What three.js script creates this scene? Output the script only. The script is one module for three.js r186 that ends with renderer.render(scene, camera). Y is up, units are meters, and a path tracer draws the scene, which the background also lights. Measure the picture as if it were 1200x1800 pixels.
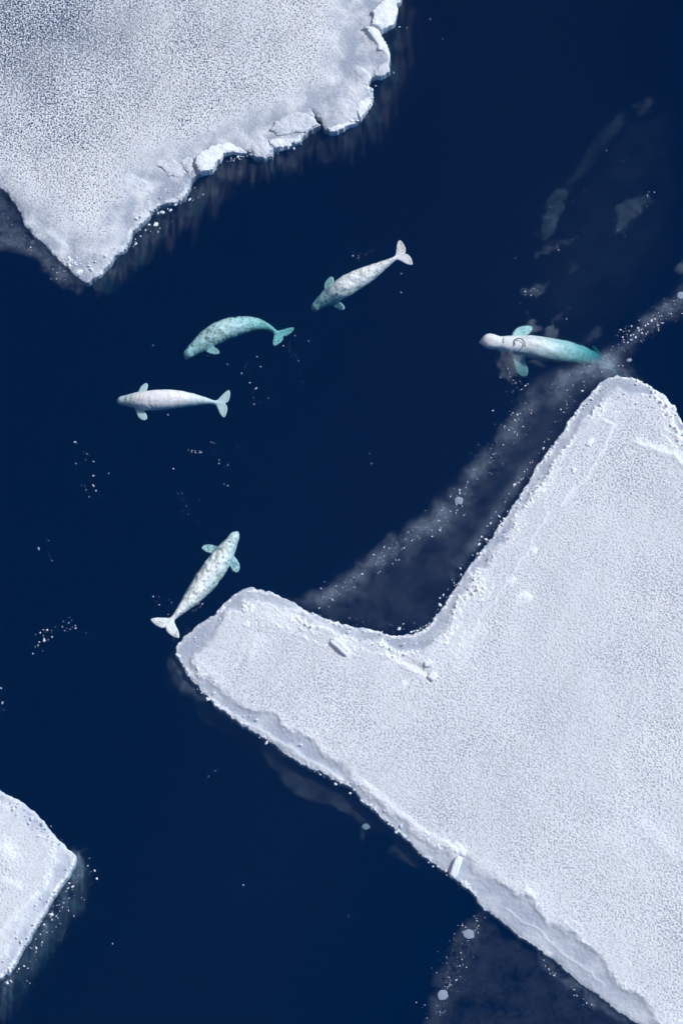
import * as THREE from 'three';
import { Sky } from 'three/addons/objects/Sky.js';
import { mergeGeometries, mergeVertices } from 'three/addons/utils/BufferGeometryUtils.js';

// ---------------------------------------------------------------- camera, sky, sun, exposure
const W = 1200, H = 1800;
const scene = new THREE.Scene();
const FOV = 26, TILT = 20 * Math.PI / 180, DIST = 18 / Math.tan(FOV * Math.PI / 360);
const camera = new THREE.PerspectiveCamera(FOV, W / H, 1, 4000);
camera.position.set(0, DIST * Math.cos(TILT), DIST * Math.sin(TILT));
camera.up.set(0, 0, -1);
camera.lookAt(0, 0, 0);
camera.updateMatrixWorld(); camera.updateProjectionMatrix();

const SUN = new THREE.Vector3(0.64, 0.74, -0.3).normalize();
const sky = new Sky();
sky.name = 'sky'; sky.scale.setScalar(3000);
sky.userData = { kind: 'structure' };
Object.assign(sky.material.uniforms.turbidity, { value: 5 });
Object.assign(sky.material.uniforms.rayleigh, { value: 0.6 });
Object.assign(sky.material.uniforms.mieCoefficient, { value: 0.004 });
sky.material.uniforms.sunPosition.value.copy(SUN);
scene.add(sky);
scene.environmentIntensity = 0.24;
const sun = new THREE.DirectionalLight(new THREE.Color(1, 0.945, 0.79), 2.7);
sun.position.copy(SUN).multiplyScalar(120);
sun.castShadow = true; sun.shadow.radius = 5;
sun.shadow.mapSize.set(4096, 4096);
Object.assign(sun.shadow.camera, { left: -40, right: 40, top: 40, bottom: -40, near: 1, far: 300 });
scene.add(sun, sun.target);
const renderer = new THREE.WebGLRenderer({ antialias: true });
renderer.toneMapping = THREE.LinearToneMapping;
renderer.toneMappingExposure = 1.0;
renderer.shadowMap.enabled = true;
renderer.setSize(682, 1024);

// ---------------------------------------------------------------- helpers
function rng(seed) { let s = seed >>> 0; return () => { s = (s + 0x6D2B79F5) >>> 0; let t = s; t = Math.imul(t ^ (t >>> 15), t | 1); t ^= t + Math.imul(t ^ (t >>> 7), t | 61); return ((t ^ (t >>> 14)) >>> 0) / 4294967296; }; }
const gauss = (x) => Math.exp(-x * x);
const clamp = (x, a = 0, b = 1) => x < a ? a : x > b ? b : x;
const lerp = (a, b, t) => a + (b - a) * t;
const sstep = (a, b, x) => { const t = clamp((x - a) / (b - a)); return t * t * (3 - 2 * t); };
const mix3 = (a, b, t) => [lerp(a[0], b[0], t), lerp(a[1], b[1], t), lerp(a[2], b[2], t)];
// gradient noise in two and three dimensions, about -1..1
const PERM = new Uint8Array(512);
{ const r = rng(77), p = [...Array(256).keys()]; for (let i = 255; i > 0; i--) { const j = Math.floor(r() * (i + 1)); [p[i], p[j]] = [p[j], p[i]]; } for (let i = 0; i < 512; i++) PERM[i] = p[i & 255]; }
const GX = [], GY = []; for (let i = 0; i < 64; i++) { GX.push(Math.cos(i / 64 * 2 * Math.PI)); GY.push(Math.sin(i / 64 * 2 * Math.PI)); }
const fade = (t) => t * t * t * (t * (t * 6 - 15) + 10);
function noise(x, y) {
  const xi = Math.floor(x), yi = Math.floor(y), fx = x - xi, fy = y - yi, X = xi & 255, Y = yi & 255;
  const g = (a, b, dx, dy) => { const h = PERM[PERM[(X + a) & 255] + ((Y + b) & 255)] & 63; return GX[h] * dx + GY[h] * dy; };
  const u = fade(fx), v = fade(fy);
  return 1.5 * lerp(lerp(g(0, 0, fx, fy), g(1, 0, fx - 1, fy), u), lerp(g(0, 1, fx, fy - 1), g(1, 1, fx - 1, fy - 1), u), v);
}
const vhash = (x, y, z) => PERM[PERM[PERM[x & 255] + (y & 255)] + (z & 255)] / 127.5 - 1;
function noise3(x, y, z) {
  const X = Math.floor(x), Y = Math.floor(y), Z = Math.floor(z), u = fade(x - X), v = fade(y - Y), w = fade(z - Z);
  const l = (k) => lerp(lerp(vhash(X, Y, Z + k), vhash(X + 1, Y, Z + k), u), lerp(vhash(X, Y + 1, Z + k), vhash(X + 1, Y + 1, Z + k), u), v);
  return lerp(l(0), l(1), w);
}
const fbm = (x, y, n = 4) => { let a = 0.5, s = 0; for (let i = 0; i < n; i++) { s += a * noise(x, y); x = x * 2.03 + 17.3; y = y * 2.03 - 9.1; a *= 0.5; } return s; };

// a pixel of the photograph is a direction; the height of what it shows gives the place
const _v = new THREE.Vector3();
function P(px, py, y = 0) {
  _v.set(px / W * 2 - 1, 1 - py / H * 2, 0.5).unproject(camera).sub(camera.position);
  const t = (y - camera.position.y) / _v.y;
  return new THREE.Vector3().copy(camera.position).addScaledVector(_v, t);
}
const poly = (pts, y = 0) => pts.map(([a, b]) => { const p = P(a, b, y); return [p.x, p.z]; });
function sdPoly(pts, x, z) {      // distance, positive inside
  let d = 1e9, inside = false;
  for (let i = 0, j = pts.length - 1; i < pts.length; j = i++) {
    const ax = pts[i][0], az = pts[i][1], ex = pts[j][0] - ax, ez = pts[j][1] - az, wx = x - ax, wz = z - az;
    const t = clamp((wx * ex + wz * ez) / (ex * ex + ez * ez)), bx = wx - ex * t, bz = wz - ez * t;
    d = Math.min(d, bx * bx + bz * bz);
    const c1 = z >= az, c2 = z < pts[j][1], c3 = ex * wz > ez * wx;
    if ((c1 && c2 && c3) || (!c1 && !c2 && !c3)) inside = !inside;
  }
  return Math.sqrt(d) * (inside ? 1 : -1);
}
const bounds = (pts) => pts.reduce((b, [x, z]) => [Math.min(b[0], x), Math.min(b[1], z), Math.max(b[2], x), Math.max(b[3], z)], [1e9, 1e9, -1e9, -1e9]);

const taken = {};
function numbered(n) { const k = taken[n] = (taken[n] ?? -1) + 1; return k ? n + '_' + String(k).padStart(3, '0') : n; }
function shade(o) { o.traverse((c) => { if (c.isMesh) { c.castShadow = true; c.receiveShadow = true; } }); return o; }
function thing(name, label, category, group, o = new THREE.Group()) {
  o.name = numbered(name); o.userData = { label, category, ...(group ? { group } : {}) }; scene.add(o); return shade(o);
}
function part(parent, name, geometry, material, extra) { const m = new THREE.Mesh(geometry, material); m.name = name; if (extra) m.userData = extra; parent.add(m); return shade(m); }
function structure(name, mesh) { mesh.name = name; mesh.userData.kind = 'structure'; scene.add(mesh); return mesh; }

// sheet of a grid; f(x, z) gives {keep, y, color, alpha} for a vertex
function field(b, cell, f, withAlpha = false) {
  const nx = Math.ceil((b[2] - b[0]) / cell) + 1, nz = Math.ceil((b[3] - b[1]) / cell) + 1;
  const id = new Int32Array(nx * nz).fill(-1), inside = new Uint8Array(nx * nz), v = new Array(nx * nz);
  for (let j = 0; j < nz; j++) for (let i = 0; i < nx; i++) {
    const x = b[0] + i * cell, z = b[1] + j * cell, r = f(x, z);
    if (r) { v[j * nx + i] = r; inside[j * nx + i] = r.keep ? 1 : 0; }
  }
  const pos = [], col = [], idx = [];
  const use = (k) => { if (id[k] < 0) { const r = v[k]; id[k] = pos.length / 3; pos.push(b[0] + (k % nx) * cell + (r.dx || 0), r.y, b[1] + Math.floor(k / nx) * cell + (r.dz || 0)); col.push(...r.color); if (withAlpha) col.push(r.alpha); } return id[k]; };
  for (let j = 0; j < nz - 1; j++) for (let i = 0; i < nx - 1; i++) {
    const a = j * nx + i, q = [a, a + 1, a + nx, a + nx + 1];
    if (!q.every((k) => v[k]) || !q.some((k) => inside[k])) continue;
    const [A, B, C, D] = q.map(use);
    if ((i + j) & 1) idx.push(A, C, B, B, C, D); else idx.push(A, C, D, A, D, B);
  }
  const g = new THREE.BufferGeometry();
  g.setAttribute('position', new THREE.Float32BufferAttribute(pos, 3));
  g.setAttribute('color', new THREE.Float32BufferAttribute(col, withAlpha ? 4 : 3));
  g.setIndex(idx); g.computeVertexNormals();
  return g;
}
// irregular lump of ice, flat facets
function lump(seed, sx, sy, sz, rough = 0.3, detail = 1, n = 3.6) {
  const g = mergeVertices(new THREE.IcosahedronGeometry(1, detail).deleteAttribute('normal').deleteAttribute('uv')), p = g.attributes.position;
  for (let i = 0; i < p.count; i++) {
    const x = p.getX(i), y = p.getY(i), z = p.getZ(i), k = 1 + rough * (noise3(x * 1.6 + seed * 7.3, y * 1.6 + seed, z * 1.6 - seed * 3.1) + 0.5 * noise3(x * 3.7 + seed, y * 3.7, z * 3.7));
    const e = k / Math.pow(Math.abs(x) ** n + Math.abs(y) ** n + Math.abs(z) ** n, 1 / n);
    p.setXYZ(i, x * e * sx, y * e * sy, z * e * sz);
  }
  const flat = g.toNonIndexed(); flat.computeVertexNormals(); return flat;
}

// ---------------------------------------------------------------- materials
const std = (o) => new THREE.MeshStandardMaterial(o);
const M = {
  floe: std({ color: 0xffffff, vertexColors: true, roughness: 0.9 }),
  white: std({ color: new THREE.Color().setRGB(0.92, 0.92, 0.93), roughness: 0.85 }),
  whiteSlab: std({ vertexColors: true, color: new THREE.Color().setRGB(1, 0.99, 0.98), roughness: 0.85 }),
  slab: std({ vertexColors: true, color: new THREE.Color().setRGB(0.8, 0.8, 0.81), roughness: 0.7 }),
  film: std({ color: 0xffffff, vertexColors: true, roughness: 0.7, transparent: true, side: THREE.DoubleSide }),
  skin: new THREE.MeshPhysicalMaterial({ color: 0xffffff, vertexColors: true, roughness: 0.5 }),
  dark: std({ color: new THREE.Color().setRGB(0.03, 0.035, 0.045), roughness: 0.3 }),
};

// ---------------------------------------------------------------- the sea
{
  const n = 256, data = new Uint8Array(n * n * 4);
  for (let j = 0; j < n; j++) for (let i = 0; i < n; i++) {
    let s = 0; for (const [a, b, w, ph] of [[3, 1, 1, 0], [-2, 4, 0.9, 1], [5, -3, 0.6, 2], [7, 6, 0.4, 3], [-9, 8, 0.3, 4], [13, 4, 0.25, 5], [-5, -15, 0.2, 0.5], [21, -9, 0.12, 1.5]]) s += w * Math.sin(2 * Math.PI * (a * i + b * j) / n + ph);
    data.set([128 + s * 30, 128 + s * 30, 128 + s * 30, 255].map((k) => clamp(k, 0, 255)), (j * n + i) * 4);
  }
  const t = new THREE.DataTexture(data, n, n); t.wrapS = t.wrapT = THREE.RepeatWrapping; t.magFilter = t.minFilter = THREE.LinearFilter; t.repeat.set(400, 400); t.needsUpdate = true;
  const g = new THREE.PlaneGeometry(2000, 2000).rotateX(-Math.PI / 2);
  const sea = structure('sea', new THREE.Mesh(g, new THREE.MeshPhysicalMaterial({ color: 0xffffff, transmission: 1, thickness: 0, ior: 1.33, roughness: 0.06, specularIntensity: 0.12, bumpMap: t, bumpScale: 0.008 })));
  sea.receiveShadow = true;
  // absorption per metre: a greenish surface layer over clearer deep water
  const water = (name, y0, y1, k) => {
    const m = new THREE.MeshPhysicalMaterial({ color: 0xffffff, transmission: 1, thickness: 5, ior: 1.33, roughness: 0, transparent: true, opacity: 0.01, specularIntensity: 0.1, attenuationDistance: 1 });
    m.attenuationColor.setRGB(...k.map((x) => Math.exp(-x)));
    const b = new THREE.Mesh(new THREE.BoxGeometry(2000, y0 - y1, 2000), m); b.position.y = (y0 + y1) / 2; b.name = name; b.userData.kind = 'structure'; sea.add(b);
  };
  water('surface_water', -0.006, -4, [0.68, 0.245, 0.205]);
  water('deep_water', -4.01, -41, [0.06, 0.0115, 0.002]);
  const bed = structure('seabed', new THREE.Mesh(new THREE.PlaneGeometry(2000, 2000).rotateX(-Math.PI / 2), std({ color: new THREE.Color().setRGB(0.2, 0.385, 0.475), roughness: 1 })));
  bed.position.y = -40; bed.receiveShadow = true;
}

// ---------------------------------------------------------------- ice floes
const CELL = 0.024;
const seg = (ax, az, bx, bz, x, z) => { const ex = bx - ax, ez = bz - az, t = clamp(((x - ax) * ex + (z - az) * ez) / (ex * ex + ez * ez)); return Math.hypot(x - ax - ex * t, z - az - ez * t); };
const lines = (list) => list.map(([w, h, white, ...pts]) => { const q = poly(pts, 0.15); return { w, h, white, q, b: bounds(q) }; });
function relief(feats, x, z) {
  let y = 0, white = 0;
  for (const f of feats) {
    const m = f.w * 3; if (x < f.b[0] - m || x > f.b[2] + m || z < f.b[1] - m || z > f.b[3] + m) continue;
    let d = 1e9; for (let i = 0; i + 1 < f.q.length; i++) d = Math.min(d, seg(...f.q[i], ...f.q[i + 1], x, z));
    if (f.q.length === 0) d = Math.hypot(x - f.q[0][0], z - f.q[0][1]);
    d *= 1 + 0.35 * noise(x * 6, z * 6) ;
    const k = gauss(d / f.w); y += f.h * k; white = Math.max(white, f.white * k);
  }
  return [y * 0.55, white];
}
const FROST = [0.84, 0.83, 0.82], ICE = [0.36, 0.42, 0.53];
function frostAt(x, z) {    // tufts of frost about 10 cm apart
  const a = noise(x * 15.5, z * 15.5 + 40), b = noise(x * 25 + 31, z * 25), c = noise(x * 5.3, z * 5.3 - 11);
  return 0.5 + 0.42 * a + 0.34 * b + 0.08 * c;
}
// moves a point just outside an outline back onto it, so that the side stands upright
function toEdge(dist, x, z, d) { const e = 0.01, gx = (dist(x + e, z) - d) / e, gz = (dist(x, z + e) - d) / e, l = Math.hypot(gx, gz) || 1; return { dx: gx / l * -d * 0.9, dz: gz / l * -d * 0.9 }; }
function floeTop(out, snow, o) {
  const feats = lines(o.lines || []), b = bounds(out); b[0] -= 0.1; b[1] -= 0.1; b[2] += 0.1; b[3] += 0.1;
  const cut = o.clip || [-14.5, -23.5, 14.5, 21]; b[0] = Math.max(b[0], cut[0]); b[1] = Math.max(b[1], cut[1]); b[2] = Math.min(b[2], cut[2]); b[3] = Math.min(b[3], cut[3]);
  return field(b, CELL, (x, z) => {
    const dist = (x, z) => sdPoly(out, x + 0.12 * fbm(x * 1.5, z * 1.5, 4) + o.jag * noise(x * 6, z * 6 + 5), z + 0.12 * fbm(x * 1.5 + 50, z * 1.5, 4) + o.jag * noise(x * 6 + 60, z * 6));
    const d = dist(x, z);
    if (d < -0.09) return null;
    if (d < 0) return { keep: false, y: -0.28, color: o.bare, ...toEdge(dist, x, z, d) };
    const s = sdPoly(snow, x + o.snowWarp * fbm(x * 1.1 + 9, z * 1.1, 4), z + o.snowWarp * fbm(x * 1.1, z * 1.1 + 70, 4));
    const inSnow = sstep(o.snowSoft[0], o.snowSoft[1], s), fr = frostAt(x, z), cover = o.cover(x, z) + 0.13 * fbm(x * 0.8 + 3, z * 0.5, 4) + 0.1 * fbm(x * 0.16 + 8, z * 0.16, 2);
    const [ry, rw] = relief(feats, x + 0.16 * fbm(x * 1.4 + 90, z * 1.4, 3), z + 0.16 * fbm(x * 1.4, z * 1.4 + 90, 3));
    const crumb = Math.max(0, noise(x * 11 + 3, z * 11)) * 1.0 + Math.max(0, noise(x * 6 + 23, z * 6)) * 0.8 + 0.12;
    const lip = o.lip(x, z) * clamp(0.65 + 1.3 * noise(x * 0.8 + 12, z * 0.8), 0.1, 1.3), rim = gauss((d - 0.06 - 0.05 * noise(x * 1.1, z * 1.1 + 8)) / 0.07) * o.rim(x, z) * clamp(0.75 + 1.1 * noise(x * 1.3, z * 1.3 + 18), 0.1, 1.4) + (gauss((s - 0.02) / 0.1) + 0.7 * gauss((s - 0.26 - 0.1 * noise(x * 0.9, z * 0.9)) / 0.08) * clamp(0.85 + noise(x * 0.7 + 4, z * 0.7) * 1.2) + 0.45 * gauss((s - 0.62 - 0.16 * noise(x * 0.7, z * 0.7 + 9)) / 0.06) * clamp(0.7 + 1.2 * noise(x * 0.5, z * 0.5 + 30))) * lip;
    const y = lerp(0.025, o.board, sstep(0, 0.16, d)) + o.step * sstep(o.stepAt[0], o.stepAt[1], s) + 0.012 * fbm(x * 1.3, z * 1.3, 3)
      + (0.035 * fbm(x * 0.35 + 5, z * 0.35, 2) + 0.03 * fbm((x + 0.7 * z) * 1.1, (z - 0.7 * x) * 0.3 + 60, 4)) * inSnow + inSnow * o.tuft * (fr - 0.5) * (0.45 + 0.55 * sstep(0.2, 1.6, s)) * clamp(0.9 + 0.7 * fbm(x * 0.4 + 40, z * 0.4, 3), 0.35, 1.4) + 0.07 * rim * crumb + ry + (1 - inSnow) * 0.008 * noise(x * 9, z * 9);
    const near = gauss(Math.max(0, s) / 0.9) * (o.drift ?? 0.05), tuft = sstep(0.5 - cover - near - 0.22, 0.5 - cover - near + 0.22, fr);
    const bare = mix3(o.bare, FROST, clamp(0.3 + 1.5 * fbm(x * 1.3, z * 1.3 + 20, 5) + 0.25 * noise(x * 14, z * 14)) * o.bareFrost);
    const coarse = clamp(o.grain + 1.0 * fbm(x * 0.33 + 14, z * 0.33, 4), 0.3, 1.35), mean = clamp(0.62 + cover * 0.9);
    let color = mix3(bare, mix3(o.ice || ICE, FROST, lerp(mean, tuft, coarse)), inSnow);
    color = mix3(color, [0.95, 0.94, 0.93], clamp(rim * crumb * 3.2 + rw));
    return { keep: true, y, color };
  });
}
// loose grains of ice too small to pick apart, as one part of a floe or one object
const GRAIN = [lump(1, 1, 0.7, 1, 0.5, 0), lump(2, 1.2, 0.6, 0.8, 0.5, 0)];
function grains(name, spots, k = 0, mat = null) {
  const m = new THREE.InstancedMesh(GRAIN[k], mat || M.white, spots.length), q = new THREE.Matrix4(), r = rng(spots.length + 5), e = new THREE.Euler(), qt = new THREE.Quaternion();
  spots.forEach(([x, y, z, s], i) => { e.set(r() * 0.6, r() * 6.3, r() * 0.6); m.setMatrixAt(i, q.compose(new THREE.Vector3(x, y, z), qt.setFromEuler(e), new THREE.Vector3(s * (0.6 + 0.9 * r()), s * 0.8, s * (0.6 + 0.9 * r())))); });
  m.name = name; m.userData.kind = 'stuff'; m.castShadow = m.receiveShadow = true; return m;
}
// points along a pixel polyline, scattered sideways
function along(pts, n, spread, size, seed, y = 0.01, dens = null) {
  const r = rng(seed), q = poly(pts), out = [], len = []; let tot = 0;
  for (let i = 0; i + 1 < q.length; i++) { const l = Math.hypot(q[i + 1][0] - q[i][0], q[i + 1][1] - q[i][1]); len.push(l); tot += l; }
  for (let k = 0; k < n; k++) {
    let u = r() * tot, i = 0; while (i < len.length - 1 && u > len[i]) u -= len[i++];
    const t = u / len[i], gs = (r() + r() + r() - 1.5) * 0.9;
    const nx = -(q[i + 1][1] - q[i][1]) / len[i], nz = (q[i + 1][0] - q[i][0]) / len[i];
    const x = lerp(q[i][0], q[i + 1][0], t) + nx * gs * spread, z = lerp(q[i][1], q[i + 1][1], t) + nz * gs * spread;
    if (dens && fbm(x * 0.9 + seed, z * 0.9, 3) < dens) continue;
    out.push([x, y, z, size * (0.3 + 1.6 * r() ** 4 + 0.3 * r())]);
  }
  return out;
}
// the wall of ice below the waterline: columns that hang to uneven depths
function foot(out, i0, i1, o) {
  const q = []; for (let i = i0; i < i1; i++) { const a = out[i], b = out[i + 1], l = Math.hypot(b[0] - a[0], b[1] - a[1]), n = Math.max(1, Math.round(l / 0.045)); for (let k = 0; k < n; k++) q.push([lerp(a[0], b[0], k / n), lerp(a[1], b[1], k / n)]); }
  // smooth the path so that normals turn slowly
  const sm = q.map((_, i) => { let x = 0, z = 0, c = 0; for (let k = -9; k <= 9; k++) { const p = q[clamp(i + k, 0, q.length - 1)]; x += p[0]; z += p[1]; c++; } return [x / c, z / c]; });
  const pos = [], col = [], idx = [], rows = 14; let u = 0;
  sm.forEach((p, i) => {
    const a = sm[Math.max(0, i - 3)], b = sm[Math.min(sm.length - 1, i + 3)], l = Math.hypot(b[0] - a[0], b[1] - a[1]) || 1;
    const nx = o.side * (b[1] - a[1]) / l, nz = -o.side * (b[0] - a[0]) / l; u += 0.045;
    const end = sstep(0, 0.06, i / sm.length) * sstep(0, 0.06, 1 - i / sm.length);
    const deep = o.depth * (0.7 + 0.4 * noise(u * 0.45 + o.seed, 3) + 0.3 * noise(u * 1.6, o.seed) + 0.14 * noise(u * 4.3, o.seed + 9)) * (0.25 + 0.75 * end);
    const streak = 0.6 + 0.5 * noise(u * 3.1, o.seed + 3) + 0.3 * noise(u * 7.7, o.seed + 5);
    for (let k = 0; k < rows; k++) {
      const t = k / (rows - 1), y = -0.06 - Math.max(0.15, deep) * t, off = -0.12 + o.flare * Math.pow(t, 0.8) * (0.8 + 0.5 * noise(u * 0.8, o.seed + 20)) + 0.05 * noise(u * 3.5, y * 1.5);
      pos.push(p[0] + nx * off, y, p[1] + nz * off);
      const g = 0.75 + 0.4 * noise(u * 4 + 7, y * 0.8 + o.seed), hue = clamp(0.5 + noise(u * 1.3, y * 0.5 + 2));
      const c = mix3([0.84, 0.79, 0.77], [0.82, 0.83, 0.85], hue); col.push(c[0] * g, c[1] * g, c[2] * g);
      col.push(clamp(o.alpha * clamp(streak + 0.55 * noise(u * 1.7, y * 1.1 + 4), 0.05, 1.4) * (k === rows - 1 ? 0 : 1)));
    }
  });
  for (let i = 0; i + 1 < sm.length; i++) for (let k = 0; k + 1 < rows; k++) { const a = i * rows + k, b = a + rows; idx.push(a, a + 1, b, b, a + 1, b + 1); }
  const g = new THREE.BufferGeometry();
  g.setAttribute('position', new THREE.Float32BufferAttribute(pos, 3)); g.setAttribute('color', new THREE.Float32BufferAttribute(col, 4)); g.setIndex(idx); g.computeVertexNormals();
  return g;
}
// a broken plate of ice: outline traced on the floe, with thickness, tilt and an uneven top
function plate(pts, y, thick, seed, lift = [0, 0]) {
  const q = poly(pts, y), b = bounds(q), cx = (b[0] + b[2]) / 2, cz = (b[1] + b[3]) / 2; b[0] -= 0.15; b[1] -= 0.15; b[2] += 0.15; b[3] += 0.15;
  return field(b, 0.022, (x, z) => {
    const dist = (x, z) => sdPoly(q, x + 0.13 * fbm(x * 3.1 + seed, z * 3.1, 4), z + 0.13 * fbm(x * 3.1, z * 3.1 + seed, 4)), d = dist(x, z);
    if (d < -0.05) return null;
    const k = clamp(0.5 + 1.1 * fbm(x * 2.6 + seed, z * 2.6, 4) + 0.2 * noise(x * 15, z * 15)), color = [lerp(0.76, 1, k), lerp(0.78, 1, k), lerp(0.81, 1, k)];
    if (d < 0) return { keep: false, y: y - thick, color, ...toEdge(dist, x, z, d) };
    return { keep: true, y: y + lift[0] * (x - cx) + lift[1] * (z - cz) - 0.035 * gauss(d / 0.07) + 0.05 * fbm(x * 2.2 + seed, z * 2.2, 4) + 0.012 * noise(x * 13, z * 13), color };
  });
}

// --- the frosted floe with a broken rim
const OUT_A = [[-70, -90], [706, -90], [707, 0], [697, 8], [697, 25], [694, 40], [683, 50], [669, 57], [676, 72], [684, 88], [684, 127], [668, 133], [652, 137], [645, 150], [655, 162], [656, 172], [648, 187], [640, 198], [630, 212], [612, 218], [600, 227], [582, 232], [571, 227], [560, 208], [548, 198], [556, 214], [564, 222], [545, 232], [530, 238], [528, 247], [510, 253], [482, 265], [480, 275], [465, 281], [450, 279], [436, 268], [420, 262], [400, 264], [386, 279], [378, 294], [362, 303], [345, 309], [335, 317], [330, 338], [318, 352], [300, 357], [286, 361], [270, 372], [260, 386], [246, 398], [235, 407], [230, 421], [219, 438], [204, 452], [190, 466], [178, 481], [165, 490], [153, 497], [140, 490], [125, 478], [110, 465], [95, 450], [75, 430], [55, 410], [42, 395], [35, 375], [28, 360], [15, 342], [0, 331], [-70, 290]];
const outA = poly(OUT_A);
const snowA = poly([[-200, -300], [640, -300], [610, -60], [600, 0], [600, 60], [585, 110], [590, 150], [560, 170], [520, 185], [470, 205], [430, 225], [380, 240], [330, 265], [285, 280], [250, 305], [232, 335], [215, 370], [195, 400], [178, 430], [160, 440], [130, 420], [100, 392], [62, 368], [30, 345], [0, 318], [-200, 200]]);
const cA = P(20, 20), cA2 = P(640, 60);
const floeA = thing('ice_floe', 'broad floe coated in grainy frost with a broken, jagged white rim', 'ice floe');
part(floeA, 'frosted_top', floeTop(outA, snowA, {
  grain: 1.1, jag: 0.03, snowWarp: 0.5, snowSoft: [-0.5, 0.9], stepAt: [-0.4, 0.6], step: 0.05, board: 0.08, tuft: 0.065, bare: [0.4, 0.43, 0.49], bareFrost: 0.95, ice: [0.14, 0.18, 0.25],
  cover: (x, z) => -0.05 + 0.24 * sstep(0, 11, Math.hypot(x - cA.x, z - cA.z)) - 0.02, rim: () => 0.35, lip: () => 0.0,
  lines: [[0.35, 0.09, 0.5, [600, 180], [612, 200]], [0.3, 0.07, 0.6, [655, 40], [675, 30]], [0.28, 0.1, 0.6, [660, 62], [682, 92]], [0.3, 0.07, 0.5, [640, 130], [630, 165], [626, 195]], [0.2, -0.05, 0, [640, 70], [665, 95]], [0.2, 0.06, 0.5, [225, 318], [258, 332]], [0.15, 0.05, 0.4, [85, 405], [110, 432]], [0.25, 0.06, 0.5, [180, 445], [215, 405]]],
}), M.floe);
part(floeA, 'submerged_foot', foot(outA, 2, 57, { side: 1, depth: 2.3, flare: 0.55, alpha: 0.1, seed: 4 }), M.film);
for (const [pts, y, th, mat, lift] of [
  [[[341, 290], [352, 268], [372, 256], [400, 247], [432, 243], [446, 256], [430, 266], [400, 266], [384, 283], [374, 297], [352, 306]], 0.155, 0.3, 'white', [-0.10, 0.06]],
  [[[278, 292], [300, 278], [318, 285], [330, 302], [318, 312], [296, 310]], 0.115, 0.2, 'slab', [-0.04, 0]],
  [[[314, 279], [338, 272], [341, 300], [331, 306], [322, 292]], 0.125, 0.2, 'slab', [0, 0.05]],
  [[[274, 342], [286, 326], [310, 316], [332, 318], [330, 340], [310, 356], [288, 359]], 0.075, 0.22, 'slab', [0.02, 0.03]],
  [[[212, 305], [230, 303], [262, 322], [258, 334], [238, 326]], 0.125, 0.15, 'slab', [0.02, 0]],
  [[[441, 246], [456, 235], [470, 244], [478, 263], [466, 279], [446, 275]], 0.125, 0.28, 'slab', [0.05, 0.04]],
  [[[470, 246], [498, 240], [528, 238], [528, 247], [506, 256], [484, 262]], 0.105, 0.3, 'white', [-0.07, 0.05]],
  [[[474, 226], [490, 208], [520, 196], [546, 201], [560, 216], [540, 230], [508, 236], [486, 238]], 0.145, 0.2, 'slab', [-0.03, -0.04]],
  [[[572, 224], [600, 214], [626, 208], [628, 213], [611, 221], [592, 232], [580, 232]], 0.105, 0.3, 'white', [-0.07, 0.06]],
  [[[652, 20], [672, -4], [697, -6], [697, 26], [690, 42], [670, 54], [656, 44]], 0.175, 0.32, 'white', [-0.12, 0.02]],
  [[[640, 46], [656, 46], [672, 62], [685, 90], [684, 100], [664, 82]], 0.195, 0.32, 'white', [-0.19, 0.02]],
  [[[655, 130], [666, 112], [684, 104], [685, 126], [668, 136]], 0.125, 0.3, 'slab', [0.04, 0.05]],
  [[[622, 122], [640, 118], [652, 138], [646, 152], [628, 146]], 0.135, 0.25, 'slab', [0.05, -0.03]],
  [[[628, 180], [646, 168], [656, 170], [648, 190], [634, 208], [626, 196]], 0.135, 0.3, 'white', [-0.14, 0.05]],
  [[[237, 360], [256, 346], [272, 352], [268, 368], [248, 384], [238, 374]], 0.085, 0.2, 'slab', [0.03, 0]],
  [[[197, 432], [214, 415], [226, 420], [218, 438], [204, 448]], 0.085, 0.2, 'slab', [0.04, 0]],
  [[[160, 470], [176, 462], [184, 474], [172, 488], [158, 486]], 0.075, 0.2, 'slab', [0.02, 0.03]],
]) part(floeA, 'ice_slab', plate(pts, y, th, pts[0][0], lift), mat === 'white' ? M.whiteSlab : M[mat]);
floeA.add(grains('ice_crumbs', [...along([[160, 480], [200, 440], [230, 405], [262, 375], [300, 345], [325, 325]], 52, 0.5, 0.030, 3, 0.13), ...along([[215, 440], [250, 405], [300, 368], [345, 330], [345, 312]], 46, 0.55, 0.033, 8, 0.01), ...along([[380, 290], [440, 275], [480, 270], [530, 248]], 60, 0.2, 0.030, 9, 0.1), ...along([[630, 215], [655, 180], [650, 145]], 40, 0.18, 0.030, 10, 0.1), ...along([[115, 455], [150, 478]], 50, 0.3, 0.036, 12, 0.1)]));

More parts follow.
